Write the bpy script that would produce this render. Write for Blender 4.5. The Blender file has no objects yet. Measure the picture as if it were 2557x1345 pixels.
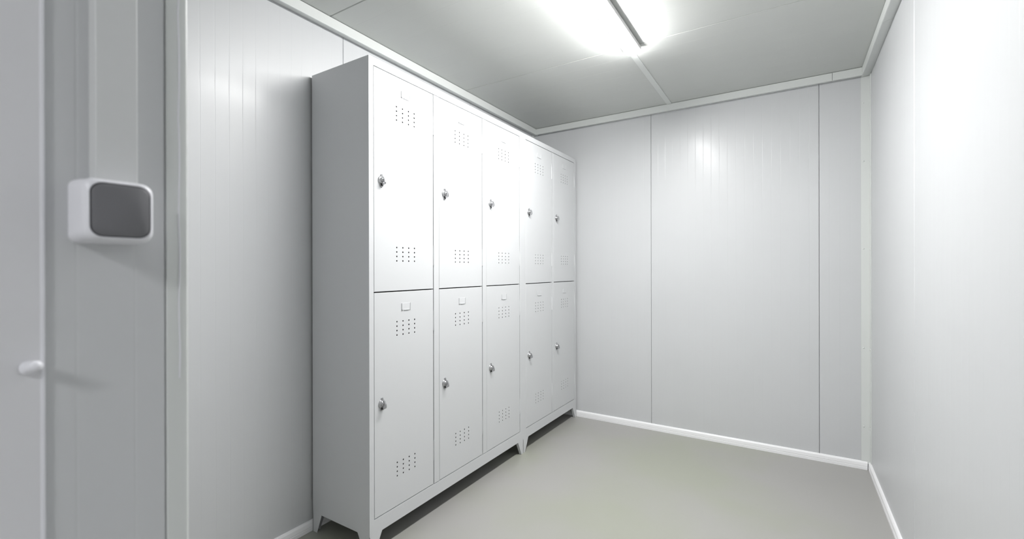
import bpy, bmesh, math
from mathutils import Vector, Matrix

S = bpy.context.scene
COL = S.collection

# ------------------------------------------------------------------ camera, world, exposure
F_PX = 1117.73
cam_data = bpy.data.cameras.new('camera')
cam = bpy.data.objects.new('camera', cam_data)
COL.objects.link(cam)
yaw, pitch, roll = 0.5567, -0.001, -0.0021
fw = Vector((-math.sin(yaw)*math.cos(pitch), math.cos(yaw)*math.cos(pitch), math.sin(pitch)))
rt = Vector((math.cos(yaw), math.sin(yaw), 0))
up = rt.cross(fw)
rt, up = rt*math.cos(roll)+up*math.sin(roll), up*math.cos(roll)-rt*math.sin(roll)
cam.matrix_world = Matrix(((rt.x, up.x, -fw.x, 1.6201), (rt.y, up.y, -fw.y, 0.0), (rt.z, up.z, -fw.z, 1.0341), (0, 0, 0, 1)))
cam_data.sensor_width = 36.0
cam_data.lens = F_PX/2557*36.0
cam_data.clip_start = 0.01
cam_data.dof.use_dof = True
cam_data.dof.focus_distance = 2.1
cam_data.dof.aperture_fstop = 4.4
S.camera = cam

w = bpy.data.worlds.new('world'); S.world = w
w.use_nodes = True
w.node_tree.nodes['Background'].inputs[0].default_value = (0.6, 0.65, 0.7, 1)
w.node_tree.nodes['Background'].inputs[1].default_value = 0.02
vs = S.view_settings
vs.view_transform = 'Standard'; vs.look = 'None'; vs.gamma = 1; vs.use_curve_mapping = False
vs.exposure = 0.0
MAIN_LIGHT = 184.0      # emission of the batten seen in the picture
HALL_LIGHT = 205.0       # emission of the batten in the entrance behind the camera

# ------------------------------------------------------------------ measures (metres)
W, L, HC = 1.968, 2.917, 2.06        # room width, far wall, ceiling
YN = -2.4                            # wall behind the camera
YC, XE = -0.45, 3.1                  # the entrance widens to the right before this line
PX = 1.045                           # entrance wall face
KE = (1.6201-PX)/0.6201              # size factor of everything fixed to it
PY = 0.2514*KE                       # its outer corner
ZT = 2.022                           # underside of the ceiling trim

# ------------------------------------------------------------------ materials
def mat(name, color, rough=0.4, metal=0.0, emit=None, spec=0.5, bump=0.0, bscale=60, mottling=0.0, mscale=2.0, coat=0.0, coat_rough=0.1, tint=None):
    m = bpy.data.materials.new(name); m.use_nodes = True
    nt = m.node_tree; b = nt.nodes['Principled BSDF']
    b.inputs['Base Color'].default_value = (*color, 1)
    b.inputs['Roughness'].default_value = rough
    b.inputs['Metallic'].default_value = metal
    b.inputs['Specular IOR Level'].default_value = spec
    b.inputs['Coat Weight'].default_value = coat
    b.inputs['Coat Roughness'].default_value = coat_rough
    tc = nt.nodes.new('ShaderNodeTexCoord')
    if bump:
        n = nt.nodes.new('ShaderNodeTexNoise'); n.inputs['Scale'].default_value = bscale; n.inputs['Detail'].default_value = 4
        nt.links.new(tc.outputs['Object'], n.inputs['Vector'])
        bp = nt.nodes.new('ShaderNodeBump'); bp.inputs['Strength'].default_value = bump; bp.inputs['Distance'].default_value = 0.001
        nt.links.new(n.outputs['Fac'], bp.inputs['Height']); nt.links.new(bp.outputs['Normal'], b.inputs['Normal'])
    if mottling:
        n = nt.nodes.new('ShaderNodeTexNoise'); n.inputs['Scale'].default_value = mscale; n.inputs['Detail'].default_value = 3
        nt.links.new(tc.outputs['Object'], n.inputs['Vector'])
        mx = nt.nodes.new('ShaderNodeMix'); mx.data_type = 'RGBA'
        c2 = tint if tint else tuple(c*(1-mottling) for c in color)
        mx.inputs['A'].default_value = (*color, 1); mx.inputs['B'].default_value = (*c2, 1)
        rp = nt.nodes.new('ShaderNodeMapRange'); rp.inputs['From Min'].default_value = 0.42; rp.inputs['From Max'].default_value = 0.62
        nt.links.new(n.outputs['Fac'], rp.inputs['Value']); nt.links.new(rp.outputs['Result'], mx.inputs['Factor'])
        nt.links.new(mx.outputs['Result'], b.inputs['Base Color'])
    if emit:
        b.inputs['Emission Color'].default_value = (*emit[0], 1)
        b.inputs['Emission Strength'].default_value = emit[1]
    return m

M = {}
M['panel'] = mat('painted_panel', (0.57, 0.58, 0.59), 0.46, spec=0.7, coat=0.15, coat_rough=0.2, mottling=0.02, mscale=1.5, bump=0.03, bscale=9)
M['ceiling'] = mat('ceiling_panel_paint', (0.56, 0.575, 0.555), 0.42, spec=0.6, mottling=0.02)
M['joint'] = mat('dark_joint', (0.20, 0.205, 0.20), 0.8)
M['profile'] = mat('trim_profile_paint', (0.66, 0.68, 0.665), 0.4)
M['skirting'] = mat('white_plastic_skirting', (0.88, 0.88, 0.89), 0.35)
M['floor'] = mat('grey_floor_coating', (0.35, 0.345, 0.33), 0.40, spec=0.6, mottling=0.05, mscale=1.3, tint=(0.33, 0.34, 0.285), bump=0.05, bscale=25)
M['locker'] = mat('locker_powder_coat', (0.60, 0.61, 0.62), 0.47, spec=0.6, bump=0.06, bscale=500)
M['inside_shade'] = mat('locker_inside_shade', (0.05, 0.05, 0.05), 0.8)  # near-black base colour paints in the shade of the closed locker interior
M['chrome'] = mat('brushed_zinc', (0.50, 0.50, 0.51), 0.32, metal=1.0)
M['dark'] = mat('dark_slot', (0.02, 0.02, 0.02), 0.6)
M['white_plastic'] = mat('white_plastic', (0.78, 0.78, 0.82), 0.35)
M['grey_plastic'] = mat('grey_plastic', (0.15, 0.15, 0.16), 0.45)
M['seam_grey'] = mat('dark_grey_gap', (0.06, 0.06, 0.07), 0.6)
M['housing'] = mat('lamp_housing', (0.90, 0.90, 0.90), 0.4)
M['glow_main'] = mat('lit_opal_diffuser', (0.9, 0.9, 0.9), 0.4, emit=((1.0, 0.995, 0.99), MAIN_LIGHT))
M['glow_hall'] = mat('lit_opal_diffuser_entrance', (0.9, 0.9, 0.9), 0.4, emit=((0.98, 0.98, 1.0), HALL_LIGHT))
M['trunking'] = mat('trunking_plastic', (0.64, 0.65, 0.65), 0.45)
M['door'] = mat('door_leaf_paint', (0.70, 0.70, 0.72), 0.35)

# ------------------------------------------------------------------ helpers
def new_obj(name, verts, faces, m, parent=None, loc=(0, 0, 0)):
    me = bpy.data.meshes.new(name); me.from_pydata([tuple(v) for v in verts], [], faces)
    bm = bmesh.new(); bm.from_mesh(me); bmesh.ops.recalc_face_normals(bm, faces=bm.faces); bm.to_mesh(me); bm.free()
    me.materials.append(M[m] if isinstance(m, str) else m)
    o = bpy.data.objects.new(name, me); COL.objects.link(o); o.location = loc
    if parent: o.parent = parent
    return o

class MB:
    def __init__(s): s.v = []; s.f = []
    def add(s, v, f):
        n = len(s.v); s.v += [tuple(p) for p in v]; s.f += [tuple(i+n for i in q) for q in f]; return s
    def box(s, x0, x1, y0, y1, z0, z1):
        v = [(x, y, z) for x in (x0, x1) for y in (y0, y1) for z in (z0, z1)]
        return s.add(v, [(0, 1, 3, 2), (4, 6, 7, 5), (0, 4, 5, 1), (2, 3, 7, 6), (0, 2, 6, 4), (1, 5, 7, 3)])
    def prism(s, poly, axis, a, b):
        """poly: 2-D outline in the two remaining axes (x,y)/(x,z)/(y,z)"""
        def P(p, t):
            q = list(p); q.insert(axis, t); return tuple(q)
        n = len(poly)
        v = [P(p, a) for p in poly]+[P(p, b) for p in poly]
        f = [tuple(range(n)), tuple(range(2*n-1, n-1, -1))]+[(i, (i+1) % n, (i+1) % n+n, i+n) for i in range(n)]
        return s.add(v, f)
    def loft(s, rings, cap=True):
        n = len(rings[0]); v = [p for r in rings for p in r]; f = []
        for k in range(len(rings)-1):
            for i in range(n):
                f.append((k*n+i, k*n+(i+1) % n, (k+1)*n+(i+1) % n, (k+1)*n+i))
        if cap: f += [tuple(range(n)), tuple(range(len(v)-1, len(v)-n-1, -1))]
        return s.add(v, f)
    def tube(s, p0, p1, r0, r1=None, n=16):
        r1 = r0 if r1 is None else r1
        p0, p1 = Vector(p0), Vector(p1); d = (p1-p0).normalized()
        a = d.orthogonal().normalized(); b = d.cross(a)
        R = lambda c, r: [c+a*r*math.cos(2*math.pi*i/n)+b*r*math.sin(2*math.pi*i/n) for i in range(n)]
        return s.loft([R(p0, r0), R(p1, r1)])
    def revolve(s, base, axis, prof, n=20):
        """prof: list of (distance along axis, radius)"""
        base = Vector(base); d = Vector(axis).normalized(); a = d.orthogonal().normalized(); b = d.cross(a)
        return s.loft([[base+d*t+a*r*math.cos(2*math.pi*i/n)+b*r*math.sin(2*math.pi*i/n) for i in range(n)] for t, r in prof])
    def build(s, name, m, parent=None, loc=(0, 0, 0), bevel=0, smooth=False):
        o = new_obj(name, s.v, s.f, m, parent, loc)
        if bevel:
            mod = o.modifiers.new('bevel', 'BEVEL'); mod.width = bevel; mod.segments = 2; mod.limit_method = 'ANGLE'; mod.angle_limit = math.radians(40)
        if smooth:
            for p in o.data.polygons: p.use_smooth = True
            o.data.set_sharp_from_angle(angle=math.radians(38)) if hasattr(o.data, 'set_sharp_from_angle') else None
        return o

def structure(o): o['kind'] = 'structure'; return o
def thing(name, label, cat, loc=(0, 0, 0), group=None):
    o = bpy.data.objects.new(name, None); COL.objects.link(o); o.location = loc
    o['label'] = label; o['category'] = cat
    o.empty_display_size = 0.1
    if group: o['group'] = group
    return o
def tag(o, label, cat, group=None):
    o['label'] = label; o['category'] = cat
    if group: o['group'] = group
    return o

# ------------------------------------------------------------------ the shell
PT = 0.040          # panel thickness
# a sandwich panel: flat sheet with fine pressed grooves, bevelled long edges
def groove_poly(width, phase=0.0446, pitch=0.0446, gw=0.0030, gd=0.00022, edge=0.0022, gap=0.0012):
    """outline in (u, depth); depth 0 is the visible face, negative goes into the wall"""
    dd = min(.006, edge*.8)
    p = [(gap, -PT), (gap, -dd), (gap+edge, 0)]
    u = phase
    while u < width-0.012:
        if u > 0.012:
            p += [(u-gw/2, 0), (u, -gd), (u+gw/2, 0)]
        u += pitch
    p += [(width-gap-edge, 0), (width-gap, -dd), (width-gap, -PT)]
    return p

def wall(name, backing, panels, to_world, gap=0.0008, edge=0.0022):
    """backing: box; panels: list of (u0, u1, v0, v1, phase)"""
    root = structure(MB().box(*backing).build(name, 'joint'))
    for (u0, u1, v0, v1, ph) in panels:
        poly = groove_poly(u1-u0, ph, gap=gap, edge=edge)
        n = len(poly)
        v = [to_world(u0+p[0], p[1], v0) for p in poly]+[to_world(u0+p[0], p[1], v1) for p in poly]
        f = [tuple(range(n)), tuple(range(2*n-1, n-1, -1))]+[(i, (i+1) % n, (i+1) % n+n, i+n) for i in range(n)]
        o = new_obj('panel', v, f, 'panel', root)
    return root

B = 0.05   # backing sits behind the panels
PP = 0.892
wall('wall_back', (-0.2, W+0.2, L+PT, L+PT+B, 0, HC+0.1),
     [(-0.033, 0.859, 0, HC, 0.0446), (0.859, 1.751, 0, HC, 0.0446), (1.751, W, 0, HC, 0.0446)],
     lambda u, d, v: (u, L-d, v))
wall('wall_left', (-PT-B, -PT, PY-0.05, L+PT, 0, HC+0.1),
     [(1.243+PP, L, 0, HC, .0446), (1.243, 1.243+PP, 0, HC, .0446), (0.351, 1.243, 0, HC, .0446-0.012), (PY-PT, 0.351, 0, HC, .03)],
     lambda u, d, v: (d, u, v))
wall('wall_right', (W+PT, W+PT+B, YC+PT, L+PT, 0, HC+0.1),
     [(1.962, L, 0, HC, .0446), (1.07, 1.962, 0, HC, .0446), (0.178, 1.07, 0, HC, .0446), (YC, 0.178, 0, HC, .0446)],
     lambda u, d, v: (W-d, u, v), 0.0003, 0.0060)
wall('wall_entrance_far', (W+PT, XE+PT, YC+PT, YC+PT+B, 0, HC+0.1),
     [(W, W+.892, 0, HC, .0446), (W+.892, XE, 0, HC, .0446)],
     lambda u, d, v: (u, YC-d, v))
wall('wall_entrance_right', (XE+PT, XE+PT+B, YN, YC+PT, 0, HC+0.1),
     [(YN, YN+.892, 0, HC, .0446), (YN+.892, YN+2*.892, 0, HC, .0446), (YN+2*.892, YC, 0, HC, .0446)],
     lambda u, d, v: (XE-d, u, v))
EW = .2297*KE              # wall panel stops short of the folded corner cover
ED = EW-PP
wall('wall_entrance', (PX-PT-B, PX-PT, YN, PY-PT, 0, HC+0.1),
     [(ED, EW, 0, HC, (.2015*KE-ED) % .0446), (ED-PP, ED, 0, HC, .0446), (YN, ED-PP, 0, HC, .0446)],
     lambda u, d, v: (PX+d, u, v), 0.0002, 0.0008)
wall('wall_partition', (0, PX-PT, PY-PT-B, PY-PT, 0, HC+0.1),
     [(0, 0.153, 0, HC, .0446), (0.153, PX-0.001, 0, HC, .0446)],
     lambda u, d, v: (u, PY+d, v))
wall('wall_near', (PX-PT, XE+PT, YN-PT-B, YN-PT, 0, HC+0.1),
     [(PX, PX+0.892, 0, HC, .0446), (PX+0.892, PX+2*.892, 0, HC, .0446), (PX+2*.892, XE, 0, HC, .0446)],
     lambda u, d, v: (u, YN+d, v))

structure(MB().box(-0.09, XE+0.09, YN-0.09, L+0.09, -0.06, 0).build('floor', 'floor'))

ceil = structure(MB().box(-0.09, XE+0.09, YN-0.09, L+0.09, HC+PT, HC+PT+B).build('ceiling', 'joint'))
for xa, xb in ((-0.03, 0.982), (0.982, W+0.03)):
    for ya, yb in ((YN-.03, 2.045-5*.891+.03), (2.045-5*.891+.03, 2.045-4*.891), (2.045-3*0.891-.891, 2.045-3*0.891), (2.045-3*0.891, 2.045-2*0.891), (2.045-2*0.891, 2.045-0.891), (2.045-0.891, 2.045), (2.045, L+0.03)):
        g, e = 0.0007, 0.0022
        poly = [(ya+g, HC+PT), (ya+g, HC+.005), (ya+g+e, HC)]
        y = ya+0.099
        while y < yb-0.02:
            poly += [(y-.0012, HC), (y, HC+.0003), (y+.0012, HC)]; y += 0.099
        poly += [(yb-g-e, HC), (yb-g, HC+.005), (yb-g, HC+PT)]
        MB().prism(poly, 0, xa, XE+.03 if (xb > 1 and yb < -.5) else xb).build('ceiling_panel', 'ceiling', ceil)

# ceiling trims: box profile with a slightly raised inner lip, 37 x 38 mm
TD = 0.037
def trim_poly(sgn, base):     # outline in (across, z); across runs away from the wall
    return [(base, HC-.0016), (base+sgn*TD, HC-.0016), (base+sgn*TD, ZT-0.004), (base+sgn*(TD-.003), ZT-0.005), (base+sgn*0.002, ZT+0.002), (base, ZT+0.002)]
structure(MB().prism(trim_poly(1, 0), 1, PY, L).build('trim_1', 'profile', bevel=.0008))
bk = [(L-(a-0), z) for a, z in trim_poly(1, 0)]
structure(MB().prism([(L-a, z) for a, z in trim_poly(1, 0)], 0, TD, 1.8065).build('trim_2', 'profile', bevel=.0008))
structure(MB().prism([(L-a, z) for a, z in trim_poly(1, 0)], 0, 1.8077, W-TD).build('trim_3', 'profile', bevel=.0008))
structure(MB().prism(trim_poly(-1, W), 1, YC, 2.305).build('trim_4', 'profile', bevel=.0008))
structure(MB().prism(trim_poly(-1, W), 1, 2.306, L).build('trim_5', 'profile', bevel=.0008))
# centre joint cover running along the ceiling
structure(MB().prism([(.9665, HC), (.9675, HC-.0045), (.9955, HC-.0045), (.9965, HC)], 1, PY+TD, L-TD).build('trim_6', 'profile', bevel=.0006))
# right far corner: folded cover strip with rivets
o = structure(MB().box(1.929, 1.9685, L-.0035, L, .03, ZT+.003).box(1.9645, 1.9680, L-.034, L-.0035, .03, ZT+.003).build('trim_7', 'profile', bevel=.0008))
rv = MB()
for z in (1.885, 1.585, 1.135, 0.625, 0.22):
    r = MB().revolve((1.939, L-.0035, z), (0, -1, 0), [(0, .0045), (.0015, .004), (.0028, .0018)], 12).build('rivet', 'profile', o, smooth=True)
    r = MB().revolve((1.9645, L-.016, z-.005), (-1, 0, 0), [(0, .0045), (.0015, .004), (.0028, .0018)], 12).build('rivet', 'profile', o, smooth=True)
# left far corner of the lockers' wall: thin cover
structure(MB().box(0.0, .004, L-.03, L, .045, ZT+.002).build('trim_8', 'profile'))
# outer corner of the entrance wall: folded cover with a raised film lip
t_, R_ = .0018, .0035
cxr, cyr = PX+t_-R_, PY+t_-R_
arc = [(cxr+R_*math.cos(math.radians(a)), cyr+R_*math.sin(math.radians(a))) for a in range(0, 91, 15)]
o = structure(MB().prism([(PX-.03, .2306*KE), (PX, .2306*KE), (PX+t_*.7, .2305*KE), (PX+t_, .2305*KE+.0006)]+arc+[(PX-.03, PY+t_)], 2, 0, HC).build('trim_9', 'profile', smooth=True))
v = MB(); seg = 40
pts = []
for i in range(seg+1):
    z = 0.915+(HC-0.915)*i/seg
    wob = 0.0006*math.sin(i*1.7)+0.0004*math.sin(i*3.1)
    pts.append((z, wob))
rings = []
for z, wb in pts:
    y = .2425*KE+wb
    rings.append([(PX+.0018, y, z), (PX+.0028, y, z), (PX+.0028, y+.0012, z), (PX+.0018, y+.0012, z)])
v.loft(rings).build('protective_film_edge', 'white_plastic', o)
# bare strip at the back of the entrance: reveal the door leans on
structure(MB().box(PX, PX+.012, -.70, -.645, 0, HC).build('trim_10', 'profile', bevel=.001))

# skirting boards
def skirt(across):   # across(t) -> coordinate at distance t from the wall
    return [(across(0), 0), (across(.011), 0), (across(.0115), .0150), (across(.0098), .0160), (across(.0098), .0175), (across(.0115), .0185), (across(.010), .034), (across(.006), .0405), (across(0), .0415)]
structure(MB().prism(skirt(lambda t: L-t), 0, 0.0, W-.014).build('baseboard_back', 'skirting', bevel=.0006))
structure(MB().prism(skirt(lambda t: t), 1, PY, L-.012).build('baseboard_left', 'skirting', bevel=.0006))
structure(MB().prism(skirt(lambda t: W-t), 1, YC, L-.003).build('baseboard_right', 'skirting', bevel=.0006))

# ------------------------------------------------------------------ lockers
D = 0.3427; XB = 0.013; ZL0, ZL1, ZTOP, ZDB, ZDT, ZMID = 0.0755, 0.131, 1.8, 0.131, 1.769, 0.951
HOLE_Y = [-.0473, -.0158, .0158, .0473]
HOLE_Z = [.114, .131, .148, .165]
HG = 0.0026      # gap half around doors

def door_mesh(w_, h_):
    """sheet door with punched holes; local x=0 face, y 0..w, z 0..h"""
    mb = MB(); R = .0034; N = 8; T = .0012
    cy = w_/2
    ys = [cy+a for a in HOLE_Y]
    py = [ys[0]-.01575]+[(ys[i]+ys[i+1])/2 for i in range(3)]+[ys[3]+.01575]
    def rect(y0, y1, z0, z1): mb.add([(0, y0, z0), (0, y1, z0), (0, y1, z1), (0, y0, z1)], [(0, 1, 2, 3)])
    def patch(zs):
        pz = [zs[0]-.0085]+[(zs[i]+zs[i+1])/2 for i in range(3)]+[zs[3]+.0085]
        for i in range(4):
            for j in range(4):
                y0, y1, z0, z1 = py[i], py[i+1], pz[j], pz[j+1]
                c = (ys[i], zs[j])
                outer = [(y1, c[1]), (y1, z1), (c[0], z1), (y0, z1), (y0, c[1]), (y0, z0), (c[0], z0), (y1, z0)]
                inner = [(c[0]+R*math.cos(k*math.pi/4), c[1]+R*math.sin(k*math.pi/4)) for k in range(8)]
                v = [(0, *p) for p in outer]+[(0, *p) for p in inner]+[(-T, *p) for p in inner]
                f = [(k, (k+1) % 8, 8+(k+1) % 8, 8+k) for k in range(8)]+[(8+k, 8+(k+1) % 8, 16+(k+1) % 8, 16+k) for k in range(8)]
                mb.add(v, f)
        return pz[0], pz[-1]
    zs_b = HOLE_Z; zs_t = [h_-z for z in reversed(HOLE_Z)]
    b0, b1 = patch(zs_b); t0, t1 = patch(zs_t)
    e = .0012
    rect(e, py[0], e, h_-e); rect(py[-1], w_-e, e, h_-e)
    rect(py[0], py[-1], e, b0); rect(py[0], py[-1], b1, t0); rect(py[0], py[-1], t1, h_-e)
    # rounded fold and returns
    a = [(0, e, e), (0, w_-e, e), (0, w_-e, h_-e), (0, e, h_-e)]
    b = [(-e, 0, 0), (-e, w_, 0), (-e, w_, h_), (-e, 0, h_)]
    c = [(-.016, 0, 0), (-.016, w_, 0), (-.016, w_, h_), (-.016, 0, h_)]
    mb.add(a+b+c, [(i, (i+1) % 4, 4+(i+1) % 4, 4+i) for i in range(4)]+[(4+i, 4+(i+1) % 4, 8+(i+1) % 4, 8+i) for i in range(4)])
    me = bpy.data.meshes.new('door'); me.from_pydata([tuple(p) for p in mb.v], [], mb.f)
    bm = bmesh.new(); bm.from_mesh(me)
    bmesh.ops.remove_doubles(bm, verts=bm.verts, dist=1e-6)
    bmesh.ops.recalc_face_normals(bm, faces=bm.faces); bm.to_mesh(me); bm.free()
    me.materials.append(M['locker'])
    return me

def lock_parts():
    """twist hasp: rose plate, domed body, turning fin with a padlock eye; returns list of (name, mesh, material)"""
    plate = MB().revolve((0, 0, 0), (1, 0, 0), [(0, .0165), (.0015, .0165), (.0035, .0150), (.0045, .0120), (.0085, .0112), (.0100, .0098)], 28)
    # top tongue
    plate.prism([(-.0045, .010), (.0045, .010), (.0035, .0225), (-.0035, .0225)], 0, 0, .0045)
    # tapered lower nose
    plate.prism([(-.0105, -.008), (.0105, -.008), (.0050, -.0235), (-.0050, -.0235)], 0, 0, .0040)
    fin = MB()
    # fin: vertical plate standing off the body, drilled near its lower end
    R = .0030; cx, cz = .0150, -.0085
    outer = [(cx+.0085, cz), (cx+.0070, cz+.010), (cx+.001, .0125), (.0085, .0130), (.0085, cz), (.0090, cz-.0080), (cx-.001, cz-.0085), (cx+.0062, cz-.0055)]
    inner = [(cx+R*math.cos(k*math.pi/4), cz+R*math.sin(k*math.pi/4)) for k in range(8)]
    t = .0028
    v = [(p[0], -t, p[1]) for p in outer]+[(p[0], -t, p[1]) for p in inner]+[(p[0], t, p[1]) for p in outer]+[(p[0], t, p[1]) for p in inner]
    f = []
    for k in range(8):
        k2 = (k+1) % 8
        f += [(k, k2, 8+k2, 8+k), (16+k, 16+k2, 24+k2, 24+k), (k, k2, 16+k2, 16+k), (8+k, 8+k2, 24+k2, 24+k)]
    fin.add(v, f)
    key = MB().tube((.0100, 0, .0010), (.0135, 0, .0010), .0078, .0066, 20)
    key.tube((.0135, 0, .0010), (.0143, 0, .0010), .0066, .0054, 20)
    eye = MB().prism([(-.0052, -.0205), (.0052, -.0205), (.0060, -.0120), (-.0060, -.0120)], 0, .0040, .0052)
    return plate, fin, key, eye

def L_leg(mb, sx, sy, wy=(.0225, .059), wx=(.025, .054), t=.0015):
    """folded leg, corner at the origin; sx/sy point inwards"""
    fr = [(0, 0), (sy*wy[0], 0), (sy*wy[1], ZL0), (0, ZL0)]
    mb.prism(fr, 0, 0, sx*t)
    sd = [(0, 0), (sx*wx[0], 0), (sx*wx[1], ZL0), (0, ZL0)]
    mb.prism(sd, 1, 0, sy*t)
    # folded returns along the slanting edges
    v = [(0, sy*wy[0], 0), (0, sy*wy[1], ZL0), (sx*.013, sy*wy[1], ZL0), (sx*.013, sy*wy[0], 0)]
    v2 = [(p[0], p[1]-sy*.0015, p[2]) for p in v]
    mb.loft([v, v2])
    return mb

first_lock = {}
def locker(label, y0, y1, doors, lockmesh={}):
    root = thing('locker', label, 'locker', (0, (y0+y1)/2, 0), 'grey steel lockers')
    oy = -(y0+y1)/2
    loc = (0, oy, 0)
    # carcass
    b = MB()
    ft = .014
    b.box(D-ft, D, y0, doors[0][0]-HG, ZL0, ZTOP)
    for i in range(len(doors)-1): b.box(D-ft, D, doors[i][1]+HG, doors[i+1][0]-HG, ZL1, ZDT)
    b.box(D-ft, D, doors[-1][1]+HG, y1, ZL0, ZTOP)
    b.box(D-ft, D, doors[0][0]-HG, doors[-1][1]+HG, ZL0, ZL1-HG)
    b.box(D-ft, D, doors[0][0]-HG, doors[-1][1]+HG, ZDT+HG, ZTOP)
    b.build('front_frame', 'locker', root, loc)
    for s, yy in ((0, y0), (1, y1-.0012)):
        MB().box(XB, D-ft, yy, yy+.0012, ZL0, ZTOP).build('side_panel', 'locker', root, loc)
    MB().box(XB, D-ft, y0+.0012, y1-.0012, ZTOP-.0015, ZTOP).build('top_panel', 'locker', root, loc)
    MB().box(XB, XB+.0012, y0+.0012, y1-.0012, ZL0, ZTOP-.0015).build('back_panel', 'inside_shade', root, loc)
    MB().box(XB+.0012, D-ft, y0+.0012, y1-.0012, ZL0, ZL0+.0012).build('bottom_panel', 'inside_shade', root, loc)
    MB().box(XB+.0012, D-.0180, y0+.0012, y1-.0012, ZMID-.0065, ZMID+.0065).build('shelf', 'inside_shade', root, loc)
    for i in range(len(doors)-1):
        ym = (doors[i][1]+doors[i+1][0])/2
        MB().box(XB+.0012, D-ft, ym-.0006, ym+.0006, ZL0+.0135, ZTOP-.0015).build('divider', 'inside_shade', root, loc)
    for i in (0, 1):       # near-black sheets behind the outer skin, interior shade put into their colour
        yy = y0+.0013 if i == 0 else y1-.0025
        MB().box(XB+.0012, D-ft, yy, yy+.0012, ZL0+.0135, ZTOP-.0015).build('inner_shade_sheet', 'inside_shade', root, loc)
    for sx, xx in ((-1, D), (1, XB)):
        for sy, yy in ((1, y0), (-1, y1)):
            m_ = L_leg(MB(), sx, sy, wx=(.025, .066) if sx < 0 else (.025, .054))
            m_.build('leg', 'locker', root, (xx, yy+oy, 0))
    for (da, db) in doors:
        wd = db-da-.0010       # a slightly wider gap on the hinge side
        hu = ZDT-ZMID-.0012; hl = ZMID-ZDB-.0012
        hu = hl = min(hu, hl)
        me = door_mesh(wd, hu)
        for z0 in (ZDB, ZDT-hu):
            d = bpy.data.objects.new('door', me); COL.objects.link(d); d.parent = root
            d.location = (D-.0004, da+oy, z0)
            # lock
            if not first_lock:
                ps = lock_parts()
                first_lock['lock'] = ps[0].build('lock', 'chrome', d, smooth=True)
                first_lock['fin'] = ps[1]; first_lock['meshes'] = [first_lock['lock'].data]
                lk = first_lock['lock']
                # one mesh with its own slots keeps the lock a single sub-part
                bm = bmesh.new(); bm.from_mesh(lk.data)
                for idx, part in ((0, ps[1]), (0, ps[2]), (1, ps[3])):
                    tmp = bpy.data.meshes.new('t'); tmp.from_pydata(part.v, [], part.f)
                    n0 = len(bm.faces); bm.from_mesh(tmp); bm.faces.ensure_lookup_table()
                    for fc in bm.faces[n0:]: fc.material_index = idx
                    bpy.data.meshes.remove(tmp)
                bmesh.ops.recalc_face_normals(bm, faces=bm.faces)
                bm.to_mesh(lk.data); bm.free(); lk.data.materials.append(M['dark'])
            else:
                lk = first_lock['lock'].copy(); COL.objects.link(lk); lk.parent = d
            lk.location = (0, .034, hu/2)
            lk['label'] = 'silver twist lock'
            # name card holder: three folded lips around a plain field
            zt = hu-.045; c = wd/2
            hb = MB()
            hb.box(0, .0012, c-.0235, c+.0235, zt-.027, zt)
            hb.box(.0012, .0030, c+.0215, c+.0235, zt-.027, zt)
            hb.box(.0012, .0030, c-.0235, c-.0215, zt-.027, zt)
            hb.box(.0012, .0030, c-.0235, c-.0175, zt-.027, zt-.025)
            hb.box(.0012, .0030, c-.012, c+.016, zt-.027, zt-.025)
            hb.build('label_holder', 'locker', d)
            # hinges on the right edge
            for hz in (hu-.089-.082, .0985 if True else 0):
                hz0 = hz
                h = MB().tube((.0012, wd+.0030, hz0), (.0012, wd+.0030, hz0+.082), .0030, n=12)
                h.tube((.0012, wd+.0030, hz0+.082), (.0012, wd+.0030, hz0+.086), .0017, n=10)
                h.box(-.0005, .0004, wd-.0005, wd+.0016, hz0, hz0+.082)
                h.build('hinge', 'locker', d, smooth=True)
    return root

locker('tall grey steel locker with six doors in three columns, near the entrance', 1.0869, 2.1686,
       [(1.1101, 1.4260), (1.4630, 1.7779), (1.8149, 2.1318)])
locker('narrower grey steel locker with four doors in two columns, in the far left corner', 2.1686, 2.9000,
       [(2.2025, 2.5247), (2.5571, 2.8696)])

# ------------------------------------------------------------------ ceiling lights
def batten(label, x, y0, y1, glow):
    root = thing('ceiling_light', label, 'lamp', (x, (y0+y1)/2, HC))
    h = (y1-y0)/2
    z0 = -.0048 if glow == 'glow_main' else 0
    MB().prism([(-.0355, z0), (-.036, -.0240), (.036, -.0240), (.0355, z0)], 1, -h-.006, h+.006).build('housing', 'housing', root, bevel=.001)
    R = .033; prof = []
    def ring(y, s):
        return [(s*R*math.cos(a), y, -.0245-s*.019*math.sin(a)) for a in [math.pi*i/18 for i in range(19)]]
    rings = [ring(-h+.000, .80), ring(-h+.004, .93), ring(-h+.014, 1), ring(h-.014, 1), ring(h-.004, .93), ring(h, .80)]
    MB().loft(rings).build('diffuser', glow, root, smooth=True)
    return root
batten('white opal batten lamp glowing under the ceiling joint strip', 1.003, 1.12, 2.055, 'glow_main')
batten('white opal batten lamp on the entrance ceiling, behind the viewer', 1.74, -1.80, -1.20, 'glow_hall')

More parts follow.
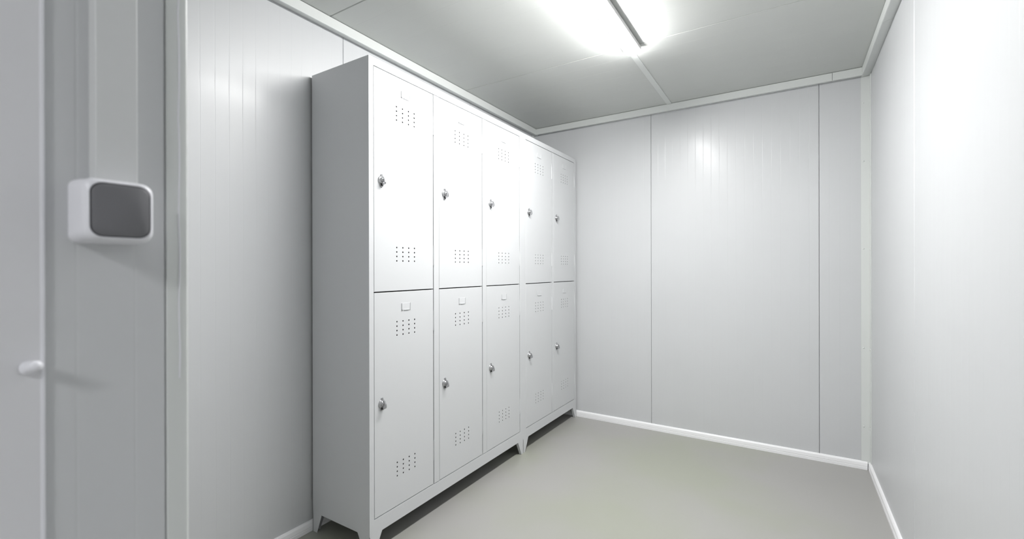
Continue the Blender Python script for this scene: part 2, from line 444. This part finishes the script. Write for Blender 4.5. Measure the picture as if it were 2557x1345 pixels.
# ------------------------------------------------------------------ light switch and cable trunking
SY, SZ = .1770*KE, 1.0341+(1.0940-1.0341)*KE
def rrect(cx, cz, hw, hh, r, n=6):
    pts = []
    for (sx, sz, a0) in ((1, 1, 0), (-1, 1, 90), (-1, -1, 180), (1, -1, 270)):
        for k in range(n+1):
            a = math.radians(a0+90*k/n)
            pts.append((cx+sx*(hw-r)+r*math.cos(a), cz+sz*(hh-r)+r*math.sin(a)))
    return pts
sw = thing('light_switch', 'surface mounted white switch box with grey rocker below the cable trunking', 'switch', (PX, SY, SZ))
def rr(x, hw, hh, r): return [(x*KE, p[0]*KE, p[1]*KE) for p in rrect(0, 0, hw, hh, r)]
MB().loft([rr(0, .0300, .0325, .008), rr(.010, .0300, .0325, .009), rr(.012, .0292, .0318, .009), rr(.032, .0288, .0314, .010), rr(.038, .0278, .0304, .0105), rr(.0415, .0255, .0282, .0105),
           rr(.0418, .0245, .0272, .0105), rr(.0405, .0241, .0268, .0103)]).build('switch_box', 'white_plastic', sw, smooth=True)
MB().loft([rr(.0400, .0241, .0268, .0103), rr(.0408, .0241, .0268, .0103)]).build('gap', 'seam_grey', sw)
MB().loft([rr(.0408, .0231, .0258, .0098), rr(.0424, .0231, .0258, .0098), rr(.0434, .0218, .0245, .0090)]).build('rocker', 'grey_plastic', sw, smooth=True)

tk = thing('cable_trunking', 'white mini trunking running down the wall to the switch', 'trunking', (PX, .1805*KE, SZ+.033*KE))
TKH = HC-(SZ+.033*KE)
kk = lambda pts: [(a*KE, b*KE) for a, b in pts]
MB().prism(kk([(0, -.0150), (.016, -.0150), (.016, .0150), (0, .0150)]), 2, 0, TKH).build('trunking_base', 'housing', tk)
MB().prism(kk([(0, -.0172), (.0190, -.0172), (.0195, -.0167), (.0195, .0167), (.0190, .0172), (0, .0172), (0, .0152), (.0162, .0152), (.0162, -.0152), (0, -.0152)]), 2, 0, TKH).build('trunking_lid', 'trunking', tk)

# ------------------------------------------------------------------ open door leaf at the far left
LX = PX+.0025              # leaf face, nearly flush with the wall
EY = .1180*(1.6201-LX)/.5601
dr = MB().box(PX-.0, LX, -.640, EY-.0032, .008, 1.99).build('door_1', 'door')
structure(dr)
MB().box(PX-.0, LX+.0008, EY-.0032, EY, .008, 1.99).build('edge_strip', 'white_plastic', dr, bevel=.0008)
kb = MB().revolve((LX, EY-.0105, 1.0341-.0935*KE), (1, 0.12, .22), [(0, .0062), (.001, .0066), (.003, .0060), (.005, .0050), (.009, .0048), (.0125, .0050), (.0155, .0046), (.0172, .0034), (.0180, .0014)], 20)
kb.build('knob', 'white_plastic', dr, smooth=True)
